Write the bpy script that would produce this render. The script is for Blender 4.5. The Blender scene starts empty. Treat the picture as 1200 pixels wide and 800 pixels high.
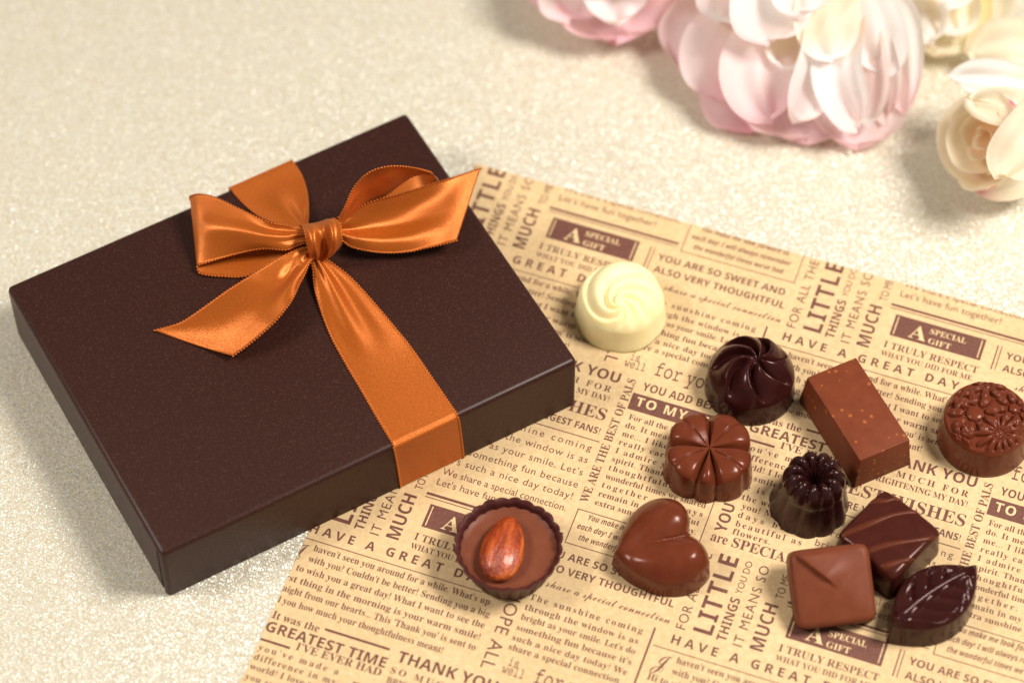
import bpy, bmesh, math, random
import numpy as np
from mathutils import Vector, Matrix
random.seed(7)
rng = np.random.default_rng(7)
S = 0.01                       # everything below is written in centimetres
scene = bpy.context.scene
COL = scene.collection

# ------------------------------------------------------------------ camera
FPX, PITCH, ROLL, DIST = 3662.03, math.radians(55.776), math.radians(-0.1), 100.0
cp = Vector((0, -DIST * math.cos(PITCH), DIST * math.sin(PITCH)))
fw = (-cp).normalized()
r0 = Vector((1, 0, 0)); u0 = r0.cross(fw)
rv = math.cos(ROLL) * r0 + math.sin(ROLL) * u0
uv_ = -math.sin(ROLL) * r0 + math.cos(ROLL) * u0
camd = bpy.data.cameras.new('camera')
cam = bpy.data.objects.new('camera', camd); COL.objects.link(cam)
M = Matrix((rv, uv_, -fw)).transposed().to_4x4(); M.translation = cp * S
cam.matrix_world = M
camd.sensor_width = 36; camd.lens = FPX / 1200 * 36
camd.clip_start = 0.05; camd.clip_end = 50
camd.dof.use_dof = True
scene.camera = cam

def at(px, py, z=0.0):
    """point (cm) at height z seen at pixel px,py of the 1200x800 photograph"""
    d = fw + rv * ((px - 600) / FPX) - uv_ * ((py - 400) / FPX)
    return cp + d * ((z - cp.z) / d.z)

camd.dof.focus_distance = (at(640, 520, 0.9) - cp).dot(fw) * S
camd.dof.aperture_fstop = 5.4

# ------------------------------------------------------------------ light
scene.view_settings.view_transform = 'Standard'
scene.view_settings.look = 'None'
scene.view_settings.exposure = 0.10
world = bpy.data.worlds.new('World'); scene.world = world; world.use_nodes = True
wb = world.node_tree.nodes['Background']
wb.inputs[0].default_value = (1.0, 0.96, 0.92, 1); wb.inputs[1].default_value = 0.24

def area(name, pos, target, size, power, col):
    l = bpy.data.lights.new(name, 'AREA'); l.shape = 'RECTANGLE'
    l.size, l.size_y = size[0] * S, size[1] * S; l.energy = power; l.color = col
    o = bpy.data.objects.new(name, l); COL.objects.link(o)
    o.location = Vector(pos) * S
    o.rotation_euler = (Vector(target) - Vector(pos)).to_track_quat('-Z', 'Y').to_euler()
    return o
area('key_softbox', (64, -6, 92), (3, 0, 0), (32, 32), 16.2, (1.0, 0.975, 0.935))
area('left_softbox', (-70, -12, 84), (0, 0, 0), (26, 26), 6.6, (1.0, 0.97, 0.93))

# ------------------------------------------------------------------ materials
def mat(name):
    m = bpy.data.materials.new(name); m.use_nodes = True
    nt = m.node_tree; b = nt.nodes['Principled BSDF']
    return m, nt, b
def nd(nt, t, **k):
    n = nt.nodes.new(t)
    for a, v in k.items():
        if a.startswith('i_'): n.inputs[a[2:].replace('_', ' ')].default_value = v
        else: setattr(n, a, v)
    return n
def coords(nt, scale=100.0, out='Object'):
    tc = nd(nt, 'ShaderNodeTexCoord'); mp = nd(nt, 'ShaderNodeMapping')
    s = scale if hasattr(scale, '__len__') else (scale,) * 3
    mp.inputs['Scale'].default_value = s
    nt.links.new(tc.outputs[out], mp.inputs[0]); return mp.outputs[0]
def ramp(nt, fac, stops):
    r = nd(nt, 'ShaderNodeValToRGB')
    while len(r.color_ramp.elements) < len(stops): r.color_ramp.elements.new(0.5)
    for e, (p, c) in zip(r.color_ramp.elements, stops):
        e.position = p; e.color = (*c, 1)
    nt.links.new(fac, r.inputs[0]); return r.outputs[0]
def bump(nt, h, strength, dist, normal=None):
    b = nd(nt, 'ShaderNodeBump'); b.inputs['Strength'].default_value = strength
    b.inputs['Distance'].default_value = dist * S
    nt.links.new(h, b.inputs['Height'])
    if normal: nt.links.new(normal, b.inputs['Normal'])
    return b.outputs[0]
def noise(nt, vec, scale, detail=3, rough=0.5):
    n = nd(nt, 'ShaderNodeTexNoise'); n.inputs['Scale'].default_value = scale
    n.inputs['Detail'].default_value = detail; n.inputs['Roughness'].default_value = rough
    nt.links.new(vec, n.inputs['Vector']); return n

def glitter_mat():
    m, nt, b = mat('gold_glitter_paper'); L = nt.links.new
    v = coords(nt)
    vo = nd(nt, 'ShaderNodeTexVoronoi'); vo.inputs['Scale'].default_value = 31.0; L(v, vo.inputs['Vector'])
    # every flake has its own tilt
    sub = nd(nt, 'ShaderNodeVectorMath', operation='SUBTRACT'); sub.inputs[1].default_value = (.5, .5, .5)
    L(vo.outputs['Color'], sub.inputs[0])
    sc = nd(nt, 'ShaderNodeVectorMath', operation='SCALE'); sc.inputs['Scale'].default_value = 0.54
    L(sub.outputs[0], sc.inputs[0])
    ge = nd(nt, 'ShaderNodeNewGeometry')
    ad = nd(nt, 'ShaderNodeVectorMath', operation='ADD'); L(ge.outputs['Normal'], ad.inputs[0]); L(sc.outputs[0], ad.inputs[1])
    no = nd(nt, 'ShaderNodeVectorMath', operation='NORMALIZE'); L(ad.outputs[0], no.inputs[0])
    n1 = noise(nt, v, 5.0, 4); n2 = noise(nt, v, 0.25, 2)
    sep = nd(nt, 'ShaderNodeSeparateColor'); L(vo.outputs['Color'], sep.inputs[0])
    c = ramp(nt, sep.outputs[2], [(0.0, (.445, .36, .22)), (0.45, (.52, .45, .315)), (1.0, (.60, .545, .42))])
    mt = nd(nt, 'ShaderNodeMath', operation='GREATER_THAN'); mt.inputs[1].default_value = 0.74
    L(sep.outputs[0], mt.inputs[0])
    mm = nd(nt, 'ShaderNodeMath', operation='MULTIPLY'); mm.inputs[1].default_value = 0.6; L(mt.outputs[0], mm.inputs[0])
    mx = nd(nt, 'ShaderNodeMix', data_type='RGBA'); L(mt.outputs[0], mx.inputs[0]); L(c, mx.inputs[6]); mx.inputs[7].default_value = (.82, .79, .70, 1)
    L(mx.outputs[2], b.inputs['Base Color']); L(mm.outputs[0], b.inputs['Metallic'])
    b.inputs['Roughness'].default_value = 0.46; b.inputs['Specular IOR Level'].default_value = 0.6
    nb = bump(nt, n1.outputs['Fac'], 0.35, 0.06, no.outputs[0])
    L(nb, b.inputs['Normal'])
    return m

def kraft_mat():
    m, nt, b = mat('kraft_paper'); L = nt.links.new; v = coords(nt)
    n = noise(nt, v, 6.0, 6, 0.65); n2 = noise(nt, v, 0.35, 2)
    mx = nd(nt, 'ShaderNodeMath', operation='MULTIPLY_ADD'); mx.inputs[1].default_value = 0.75; L(n.outputs['Fac'], mx.inputs[0])
    hf = nd(nt, 'ShaderNodeMath', operation='MULTIPLY'); hf.inputs[1].default_value = 0.25; L(n2.outputs['Fac'], hf.inputs[0]); L(hf.outputs[0], mx.inputs[2])
    c = ramp(nt, mx.outputs[0], [(0.3, (.53, .345, .165)), (0.52, (.62, .425, .215)), (0.72, (.70, .51, .28))])
    L(c, b.inputs['Base Color']); b.inputs['Roughness'].default_value = 0.62
    b.inputs['Specular IOR Level'].default_value = 0.3
    L(bump(nt, n.outputs['Fac'], 0.25, 0.02), b.inputs['Normal'])
    return m
def ink_mat(name, col):
    m, nt, b = mat(name); L = nt.links.new; v = coords(nt)
    n = noise(nt, v, 14.0, 4, 0.7)
    c = ramp(nt, n.outputs['Fac'], [(0.3, tuple(x * .8 for x in col)), (0.7, tuple(min(1, x * 1.35 + .01) for x in col))])
    L(c, b.inputs['Base Color']); b.inputs['Roughness'].default_value = 0.6
    b.inputs['Specular IOR Level'].default_value = 0.3
    return m
def box_mat():
    m, nt, b = mat('brown_pearl_card'); L = nt.links.new
    v = coords(nt)
    n = noise(nt, v, 16.0, 5, 0.7)
    v2 = coords(nt, (100, 45, 60)); nf = noise(nt, v2, 9.0, 3)
    vo = nd(nt, 'ShaderNodeTexVoronoi'); vo.inputs['Scale'].default_value = 34; L(v, vo.inputs['Vector'])
    sep = nd(nt, 'ShaderNodeSeparateColor'); L(vo.outputs['Color'], sep.inputs[0])
    fl = ramp(nt, sep.outputs[0], [(0.86, (0, 0, 0)), (1.0, (1, 1, 1))])
    base = ramp(nt, n.outputs['Fac'], [(0.3, (.021, .0058, .0036)), (0.75, (.034, .0100, .0062))])
    mix = nd(nt, 'ShaderNodeMix', data_type='RGBA'); L(fl, mix.inputs[0]); L(base, mix.inputs[6]); mix.inputs[7].default_value = (.062, .024, .017, 1)
    L(mix.outputs[2], b.inputs['Base Color'])
    b.inputs['Metallic'].default_value = 0.0; b.inputs['Roughness'].default_value = 0.46; b.inputs['Specular IOR Level'].default_value = 0.14; b.inputs['Specular Tint'].default_value = (1, .75, .62, 1); b.inputs['Coat Weight'].default_value = 0.24; b.inputs['Coat Roughness'].default_value = 0.36; b.inputs['Coat IOR'].default_value = 1.6; b.inputs['Coat Tint'].default_value = (1, .8, .7, 1)
    b.inputs['Sheen Weight'].default_value = 0.0
    hb = bump(nt, nf.outputs['Fac'], 0.25, 0.03); L(bump(nt, n.outputs['Fac'], 0.45, 0.03, hb), b.inputs['Normal'])
    return m
def satin_mat():
    m, nt, b = mat('copper_satin'); L = nt.links.new
    uvc = coords(nt, (1, 1, 1), 'UV')
    mp = nd(nt, 'ShaderNodeMapping'); mp.inputs['Scale'].default_value = (60, 8, 1); L(uvc, mp.inputs[0])
    n = noise(nt, mp.outputs[0], 1.0, 3, 0.7)
    w = nd(nt, 'ShaderNodeTexWave', wave_type='BANDS', bands_direction='X'); w.inputs['Scale'].default_value = 6.0
    w.inputs['Distortion'].default_value = 0.6; L(uvc, w.inputs['Vector'])
    c = ramp(nt, n.outputs['Fac'], [(0.3, (.34, .062, .006)), (0.7, (.54, .128, .014))])
    L(c, b.inputs['Base Color'])
    b.inputs['Metallic'].default_value = 0.42; b.inputs['Specular IOR Level'].default_value = 0.75; b.inputs['Roughness'].default_value = 0.36; b.inputs['Specular Tint'].default_value = (1, .80, .46, 1)
    b.inputs['Anisotropic'].default_value = 0.82
    tg = nd(nt, 'ShaderNodeTangent', direction_type='UV_MAP'); L(tg.outputs[0], b.inputs['Tangent'])
    b.inputs['Sheen Weight'].default_value = 0.06; b.inputs['Sheen Roughness'].default_value = 0.4
    b.inputs['Sheen Tint'].default_value = (1, .75, .5, 1)
    nb = bump(nt, w.outputs['Fac'], 0.25, 0.006)
    L(bump(nt, n.outputs['Fac'], 0.40, 0.014, nb), b.inputs['Normal'])
    return m
def choc_mat(name, c1, c2, rough, sss=0.0, specks=False, coat=0.0, bumpy=0.12, spec=0.15):
    m, nt, b = mat(name); L = nt.links.new; v = coords(nt)
    n = noise(nt, v, 2.2, 5, 0.6); n2 = noise(nt, v, 18.0, 4, 0.7)
    c = ramp(nt, n.outputs['Fac'], [(0.3, c1), (0.7, c2)])
    if specks:
        vo = nd(nt, 'ShaderNodeTexVoronoi'); vo.inputs['Scale'].default_value = 4.2; L(v, vo.inputs['Vector'])
        wob = nd(nt, 'ShaderNodeMath', operation='MULTIPLY_ADD'); wob.inputs[1].default_value = 0.55; L(n2.outputs['Fac'], wob.inputs[0]); L(vo.outputs['Distance'], wob.inputs[2])
        sep = nd(nt, 'ShaderNodeSeparateColor'); L(vo.outputs['Color'], sep.inputs[0])
        thr = nd(nt, 'ShaderNodeMath', operation='MULTIPLY_ADD'); thr.inputs[1].default_value = 0.26; thr.inputs[2].default_value = 0.30; L(sep.outputs[1], thr.inputs[0])
        lt = nd(nt, 'ShaderNodeMath', operation='LESS_THAN'); L(wob.outputs[0], lt.inputs[0]); L(thr.outputs[0], lt.inputs[1])
        g = nd(nt, 'ShaderNodeMath', operation='GREATER_THAN'); g.inputs[1].default_value = 0.40; L(sep.outputs[0], g.inputs[0])
        mu = nd(nt, 'ShaderNodeMath', operation='MULTIPLY'); L(lt.outputs[0], mu.inputs[0]); L(g.outputs[0], mu.inputs[1])
        mix = nd(nt, 'ShaderNodeMix', data_type='RGBA'); L(mu.outputs[0], mix.inputs[0]); L(c, mix.inputs[6]); mix.inputs[7].default_value = (.30, .085, .020, 1)
        c = mix.outputs[2]
    L(c, b.inputs['Base Color'])
    rr = nd(nt, 'ShaderNodeMapRange'); rr.inputs['To Min'].default_value = rough * .8; rr.inputs['To Max'].default_value = rough * 1.25
    L(n.outputs['Fac'], rr.inputs[0]); L(rr.outputs[0], b.inputs['Roughness'])
    b.inputs['Specular IOR Level'].default_value = spec; b.inputs['Specular Tint'].default_value = (1, .74, .68, 1); b.inputs['Coat Weight'].default_value = coat; b.inputs['Coat Roughness'].default_value = rough * .6
    if sss:
        b.inputs['Subsurface Weight'].default_value = sss
        b.inputs['Subsurface Radius'].default_value = (.012, .008, .003); b.inputs['Subsurface Scale'].default_value = 0.35
    nb = bump(nt, n.outputs['Fac'], bumpy, 0.05)
    pv = nd(nt, 'ShaderNodeTexVoronoi'); pv.inputs['Scale'].default_value = 3.2; L(v, pv.inputs['Vector'])   # a few air pinholes
    pr_ = nd(nt, 'ShaderNodeMapRange'); pr_.inputs['From Max'].default_value = 0.07; L(pv.outputs['Distance'], pr_.inputs[0])
    nb = bump(nt, pr_.outputs[0], 0.5, 0.03, nb)
    L(bump(nt, n2.outputs['Fac'], bumpy * .6, 0.012, nb), b.inputs['Normal'])
    return m
def petal_mat():
    m, nt, b = mat('silk_petal'); L = nt.links.new
    at_ = nd(nt, 'ShaderNodeVertexColor', layer_name='petal_colour')
    v = coords(nt); n = noise(nt, v, 3.0, 3)
    hs = nd(nt, 'ShaderNodeHueSaturation')
    mr = nd(nt, 'ShaderNodeMapRange'); mr.inputs['To Min'].default_value = 0.94; mr.inputs['To Max'].default_value = 1.05
    L(n.outputs['Fac'], mr.inputs[0]); L(mr.outputs[0], hs.inputs['Value']); L(at_.outputs[0], hs.inputs['Color'])
    L(hs.outputs[0], b.inputs['Base Color']); b.inputs['Roughness'].default_value = 0.55
    b.inputs['Specular IOR Level'].default_value = 0.25
    tr = nd(nt, 'ShaderNodeBsdfTranslucent'); L(hs.outputs[0], tr.inputs[0])
    mx = nd(nt, 'ShaderNodeMixShader'); mx.inputs[0].default_value = 0.5
    L(b.outputs[0], mx.inputs[1]); L(tr.outputs[0], mx.inputs[2])
    L(mx.outputs[0], nt.nodes['Material Output'].inputs[0])
    return m
def almond_mat():
    m, nt, b = mat('glazed_almond_skin'); L = nt.links.new
    v = coords(nt, (230, 34, 230)); n = noise(nt, v, 1.3, 5, 0.66)
    v1 = coords(nt); n1 = noise(nt, v1, 5.0, 3)
    c = ramp(nt, n.outputs['Fac'], [(0.30, (.085, .009, .002)), (0.5, (.36, .048, .005)), (0.72, (.64, .155, .020))])
    L(c, b.inputs['Base Color']); b.inputs['Roughness'].default_value = 0.36
    b.inputs['Coat Weight'].default_value = 0.35; b.inputs['Coat Roughness'].default_value = 0.2
    nb = bump(nt, n.outputs['Fac'], 1.0, 0.16); L(bump(nt, n1.outputs['Fac'], 0.5, 0.06, nb), b.inputs['Normal'])
    return m

MT = dict(
    glitter=glitter_mat(), kraft=kraft_mat(), ink=ink_mat('brown_ink', (.125, .043, .026)),
    pale=ink_mat('pale_lettering', (.62, .425, .215)), box=box_mat(), satin=satin_mat(),
    milk=choc_mat('milk_chocolate', (.110, .025, .010), (.135, .034, .014), .34),
    milk2=choc_mat('matt_milk_chocolate', (.136, .033, .0145), (.160, .042, .0185), .42),
    brick=choc_mat('speckled_milk_chocolate', (.135, .030, .0115), (.165, .039, .0155), .46, specks=True),
    red=choc_mat('glossy_milk_chocolate', (.104, .0205, .0076), (.132, .0280, .0108), .21, spec=.26),
    dark=choc_mat('dark_chocolate', (.024, .0045, .0038), (.034, .0070, .0056), .185, spec=.24),
    darker=choc_mat('glossy_dark_chocolate', (.015, .0032, .0030), (.024, .0050, .0046), .20, spec=.42),
    semi=choc_mat('semi_dark_chocolate', (.040, .0080, .0050), (.052, .011, .0066), .185, spec=.22),
    drizzle=choc_mat('drizzled_milk_chocolate', (.075, .0165, .0075), (.095, .0225, .010), .28),
    shell=choc_mat('dark_cup_chocolate', (.050, .0125, .0105), (.07, .018, .0145), .40, bumpy=.4),
    filling=choc_mat('gianduja_filling', (.145, .040, .019), (.172, .050, .025), .38),
    white=choc_mat('white_chocolate', (.86, .72, .36), (.89, .77, .44), .28, sss=0.6, bumpy=.05),
    petal=petal_mat(), almond=almond_mat())

# ------------------------------------------------------------------ object helpers
def tag(o, label, cat, group=None, kind=None):
    if label: o['label'] = label
    if cat: o['category'] = cat
    if group: o['group'] = group
    if kind: o['kind'] = kind
    return o
def empty(name, loc):
    o = bpy.data.objects.new(name, None); COL.objects.link(o)
    o.empty_display_size = 0.01; o.location = Vector(loc) * S; return o
def mesh_obj(name, verts, faces, m, parent=None, origin=None, smooth=True, uvs=None, cols=None, mats=None, fmat=None):
    """verts in cm, world frame; origin (cm) becomes the object's origin"""
    if origin is None: origin = Vector((0, 0, 0)) if parent is None else parent.location / S
    off = np.array(origin)
    V = (np.asarray(verts, float) - off) * S
    me = bpy.data.meshes.new(name); me.from_pydata(V.tolist(), [], faces)
    if smooth: me.polygons.foreach_set('use_smooth', [True] * len(me.polygons))
    for mm in (mats or [m]): me.materials.append(mm)
    if fmat is not None: me.polygons.foreach_set('material_index', fmat)
    if uvs is not None:
        l = me.uv_layers.new(name='UVMap'); vi = np.zeros(len(me.loops), int); me.loops.foreach_get('vertex_index', vi)
        l.data.foreach_set('uv', np.asarray(uvs, float)[vi].ravel())
    if cols is not None:
        a = me.color_attributes.new('petal_colour', 'FLOAT_COLOR', 'POINT')
        a.data.foreach_set('color', np.hstack([np.asarray(cols, float), np.ones((len(cols), 1))]).ravel())
    me.update()
    o = bpy.data.objects.new(name, me); COL.objects.link(o)
    if parent: o.parent = parent
    else: o.location = Vector(origin) * S
    return o
def grid_faces(n, m, closed=False):
    f = []
    for i in range(n - 1):
        for j in range(m if closed else m - 1):
            k = (j + 1) % m
            f.append((i * m + j, i * m + k, (i + 1) * m + k, (i + 1) * m + j))
    return f
def crom(P, n):
    """Catmull-Rom through rows of P (k,...), n samples"""
    P = np.asarray(P, float); k = len(P)
    Q = np.concatenate([[2 * P[0] - P[1]], P, [2 * P[-1] - P[-2]]])
    t = np.linspace(0, k - 1, n); i = np.minimum(t.astype(int), k - 2); f = t - i
    f = f.reshape((-1,) + (1,) * (P.ndim - 1))
    a, b, c, d = Q[i], Q[i + 1], Q[i + 2], Q[i + 3]
    return 0.5 * (2 * b + (c - a) * f + (2 * a - 5 * b + 4 * c - d) * f**2 + (3 * b - a - 3 * c + d) * f**3)
def smooth01(x): x = np.clip(x, 0, 1); return x * x * (3 - 2 * x)

# ------------------------------------------------------------------ setting: the glitter sheet
g = 70.0
tab = mesh_obj('table', [(-g, -g, 0), (g, -g, 0), (g, g, 0), (-g, g, 0)], [(0, 1, 2, 3)], MT['glitter'], origin=(0, 0, 0), smooth=False)
tab['kind'] = 'structure'

# ------------------------------------------------------------------ printed paper
PO = np.array([1.05684, 4.08930]); PA = -0.340825; T = 11.658
PU = np.array([math.cos(PA), math.sin(PA)]); PV = np.array([PU[1], -PU[0]])
U0, U1, V0, V1 = -3.17, 24.5, -2.135, 21.0
ZP = 0.020
def pp(u, v, z): q = PO + u * PU + v * PV; return (q[0], q[1], z)
nu, nv = 56, 48
vs = [pp(U0 + (U1 - U0) * i / (nu - 1), V0 + (V1 - V0) * j / (nv - 1), ZP) for i in range(nu) for j in range(nv)]
low = [(x, y, 0.004) for x, y, z in vs]
fs = [tuple(reversed(f)) for f in grid_faces(nu, nv)]
N_ = nu * nv
rim = [i * nv for i in range(nu)] + [(nu - 1) * nv + j for j in range(1, nv)] + [i * nv + nv - 1 for i in range(nu - 2, -1, -1)] + [j for j in range(nv - 2, 0, -1)]
skirt = [(a, b, b + N_, a + N_) for a, b in zip(rim, rim[1:] + rim[:1])]
paper = mesh_obj('wrapping_paper', vs + low, fs + [tuple(N_ + k for k in reversed(f)) for f in fs] + skirt, MT['kraft'], origin=pp(U0, V0, 0), smooth=False)
tag(paper, 'tan kraft wrapping paper printed with brown newspaper style greetings, lying under box and chocolates', 'wrapping paper')

def mp(s, A, a):
    o = ''
    for ch in s:
        if A and 'A' <= ch <= 'Z': o += chr(A + ord(ch) - 65)
        elif a and 'a' <= ch <= 'z': o += chr(a + ord(ch) - 97)
        else: o += ch
    return o
FONTS = {'serif': (0x1D400, 0x1D41A), 'bold': (0x1D5D4, 0x1D5EE), 'sans': (0, 0), 'script': (0x1D4D0, 0x1D4EA),
         'ital': (0x1D63C, 0x1D656), 'type': (0x1D670, 0x1D68A)}
def raw_text(s, font, space=1.0):
    c = bpy.data.curves.new('text', 'FONT'); c.body = mp(s, *FONTS[font]); c.size = 1; c.resolution_u = 3
    c.space_character = space; c.fill_mode = 'FRONT' if False else c.fill_mode
    o = bpy.data.objects.new('text', c); COL.objects.link(o)
    dg = bpy.context.evaluated_depsgraph_get(); e = o.evaluated_get(dg); me = e.to_mesh()
    v = np.array([x.co[:2] for x in me.vertices]).reshape(-1, 2); f = [tuple(p.vertices) for p in me.polygons]
    e.to_mesh_clear(); bpy.data.objects.remove(o); bpy.data.curves.remove(c)
    return v, f
CAP = {k: raw_text('H', k)[0][:, 1].max() for k in FONTS}
print('CAP', CAP)
def text(s, font, w, cap):
    k = cap / CAP[font]; v, f = raw_text(s, font); nat = np.ptp(v[:, 0]) * k
    if w and w > nat * 1.05 and len(s) > 3:
        v, f = raw_text(s, font, 1.3); w2 = np.ptp(v[:, 0]) * k
        sp = 1 + 0.3 * (w - nat) / (w2 - nat)
        v, f = raw_text(s, font, sp); nat = np.ptp(v[:, 0]) * k
    v = v * k; v[:, 0] -= v[:, 0].min()
    if w: v[:, 0] *= w / np.ptp(v[:, 0])
    return v, f
R, UP, DN = 0, 1, 2
ITEMS = [  # text, font, u, v, width, cap height, direction, pale
 ('I TRULY RESPECT', 'serif', 11.62, .47, 3.1, .25, R), ('WHAT YOU DID FOR ME', 'serif', 11.62, .80, 3.0, .195, R),
 ('HAVE A GREAT DAY', 'bold', 8.5, 1.29, 5.8, .31, R),
 ("haven't seen you around for a while. What's up", 'serif', 8.86, 1.88, 5.72, .225, R),
 ("with you? Couldn't be better! Sending you a big", 'serif', 8.84, 2.28, 5.88, .225, R),
 ('Hi to wish you a great day! What I want to see the', 'serif', 8.2, 2.69, 6.5, .225, R),
 ('first thing in the morning is your warm smile!', 'serif', 8.2, 3.10, 6.5, .225, R),
 ("straight from our hearts... This 'Thank you' is sent to", 'serif', 8.15, 3.49, 6.55, .225, R),
 ('tell you how much your thoughtfulness meant!', 'serif', 8.2, 3.90, 5.6, .225, R),
 ('J', 'script', 8.2, 2.24, .52, .50, R), ('It was the', 'serif', 8.53, 4.47, 1.52, .26, R),
 ('GREATEST TIME', 'bold', 8.5, 4.94, 3.86, .35, R), ("I'VE EVER HAD", 'serif', 9.61, 5.24, 2.72, .25, R),
 ("you've made a", 'serif', 8.55, 5.62, 2.58, .21, R), ('difference in my', 'serif', 8.55, 5.96, 2.62, .21, R),
 ('world! I love to see', 'serif', 8.55, 6.30, 2.62, .21, R), ('you smile. My life', 'serif', 8.55, 6.66, 2.6, .21, R),
 ('life is nice in', 'serif', 8.6, 7.05, 2.5, .21, R), ('the wonder of', 'serif', 9.03, 7.42, 2.15, .21, R),
 ('you! May your', 'serif', 9.12, 7.74, 2.1, .21, R), ('days be as', 'serif', 9.1, 8.07, 2.1, .21, R),
 ('beautiful as', 'serif', 9.12, 8.4, 2.11, .21, R), ('flowers.', 'serif', 9.12, 8.7, 1.2, .21, R),
 ('are', 'serif', 8.55, 9.14, .52, .34, R), ('SPECIAL', 'serif', 9.22, 9.14, 2.0, .34, R), ('YOU', 'bold', 8.93, 8.75, 1.05, .37, UP),
 ('FOR ALL THE', 'sans', 8.78, .73, 2.79, .30, UP), ('LITTLE', 'bold', 9.6, .65, 2.84, .60, UP),
 ('THINGS', 'bold', 10.05, .71, 1.55, .30, UP), ('YOU DO', 'sans', 10.03, -1.0, 1.2, .21, UP),
 ('IT MEANS SO', 'sans', 10.57, .72, 2.92, .30, UP), ('MUCH', 'bold', 11.2, .67, 1.67, .42, UP), ('TO ME', 'sans', 11.26, -1.25, .86, .25, UP),
 ("Let's have fun together!", 'sans', 11.6, 10.05, 3.34, .245, R), ('We share a special connection.', 'sans', 11.63, 9.64, 4.05, .245, R),
 ("It's such a nice day today!", 'sans', -.03, 9.17, 4.1, .245, R), ('do something fun because', 'sans', -.03, 8.72, 4.13, .245, R),
 ("bright as your smile. Let's", 'sans', -.03, 8.25, 4.13, .245, R), ('through the window is as', 'sans', -.03, 7.77, 4.13, .245, R),
 ('The sunshine coming', 'sans', -.03, 7.31, 4.1, .245, R), ("WE'RE YOUR BIGGEST FANS!", 'bold', -.03, 6.64, 4.15, .25, R),
 ('BEST WISHES', 'serif', -.03, 6.1, 4.14, .43, R), ('BRIGHTENING MY DAY!', 'serif', .91, 5.38, 3.1, .21, R),
 ('SO MUCH FOR', 'serif', .91, 5.03, 3.04, .22, R), ('THANK YOU', 'bold', .95, 4.61, 3.14, .38, R),
 ('WE ARE THE BEST OF PALS', 'serif', 4.59, 9.13, 4.82, .27, UP), ('is', 'type', 4.15, 3.63, .29, .28, R), ('well', 'type', 4.03, 3.92, .69, .28, R),
 ('for you', 'type', 5.06, 3.93, 1.9, .48, R), ('YOU ADD BEAUTY', 'bold', 4.86, 4.6, 3.15, .30, R),
 ('TO MY LIFE', 'bold', 4.84, 5.23, 2.95, .34, R, 1),
 ("You make me look forward to", 'ital', 4.78, 9.70, 2.96, .2, R), ('each day! I will always remember', 'ital', 4.56, 10.09, 3.37, .2, R),
 ("the wonderful times we've had.", 'ital', 4.73, 10.47, 3.08, .2, R),
 ('YOU ARE SO SWEET AND', 'bold', 3.76, 11.27, 4.31, .26, R), ('ALSO VERY THOUGHTFUL', 'bold', 3.77, 11.77, 4.43, .26, R),
 ('share a special connection', 'script', 4.32, .68, 3.94, .25, R),
 ('The sunshine coming', 'serif', 4.0, 1.28, 3.6, .21, R), ('through the window is as', 'serif', 3.98, 1.66, 3.6, .21, R),
 ("bright as your smile. Let's do", 'serif', 3.98, 2.02, 3.62, .21, R), ("something fun because it's", 'serif', 3.97, 2.40, 3.64, .21, R),
 ('such a nice day today! We', 'serif', 3.97, 2.77, 3.62, .21, R), ('share a special connection.', 'serif', 3.97, 3.11, 3.55, .21, R),
 ('HOPE ALL', 'sans', 3.38, 1.15, 2.80, .41, DN),
 ('A', 'serif', .60, 11.50, .58, .52, R, 1), ('SPECIAL', 'serif', 1.24, 11.15, 1.19, .21, R, 1), ('GIFT', 'serif', 1.27, 11.53, .74, .21, R, 1)]
PARA = ['For all the little things you', 'do. It means so much to', 'me... I like the way you', 'really care about me.', 'I admire your gentle',
        'spirit. Thank you for the', 'thoughtfulness. The', 'wonderful times we shared', 'together. I always', 'remain in my heart. But', 'extra sunshine in my day.']
for i, s in enumerate(PARA): ITEMS.append((s, 'serif', 4.8, 5.78 + .3325 * i, 3.27, .2, R))
RECTS = [(8.03, 1.51, 14.25, 1.54), (10.2, 4.26, 12.29, 4.34), (8.2, 5.21, 9.45, 5.29), (8.25, 7.0, 8.28, 9.3), (11.43, 10.39, 15.89, 10.48), (11.43, 10.55, 15.89, 10.58),
         (-.03, 6.88, 4.22, 6.915), (4.65, 4.78, 8.05, 5.42), (4.37, 9.41, 4.4, 10.7), (8.22, 9.41, 8.25, 10.7), (4.4, 9.41, 8.22, 9.44), (4.4, 10.67, 8.22, 10.7),
         (3.41, 10.85, 3.45, 11.82), (3.54, 10.85, 3.57, 11.82), (7.88, .94, 7.94, 3.2), (.03, 10.77, 3.02, 11.62)]
PRECT = [(.12, 10.84, .155, 11.55), (2.89, 10.84, 2.925, 11.55)]
tv, tf, tm = [], [], []; nvt = 0
for it in ITEMS:
    s, font, u, v, w, cap, d = it[:7]; pale = len(it) > 7
    p, f = text(s, font, w, cap)
    if d == R: q = np.stack([u + p[:, 0], v - p[:, 1]], 1)
    elif d == UP: q = np.stack([u - p[:, 1], v - p[:, 0]], 1)
    else: q = np.stack([u + p[:, 1], v + p[:, 0]], 1)
    z = 0.010 if pale else 0.0045
    tv.append(np.hstack([q, np.full((len(q), 1), z)])); tf += [tuple(i + nvt for i in x) for x in f]; tm += [int(pale)] * len(f); nvt += len(q)
for rs, pl in ((RECTS, 0), (PRECT, 1)):
    for a, b, c, d in rs:
        z = 0.010 if pl else 0.0045
        tv.append(np.array([(a, b, z), (a, d, z), (c, d, z), (c, b, z)])); tf.append(tuple(nvt + i for i in range(4))); tm.append(pl); nvt += 4
tv = np.vstack(tv)
AV, AF, AM = [], [], []; n0 = 0
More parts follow.
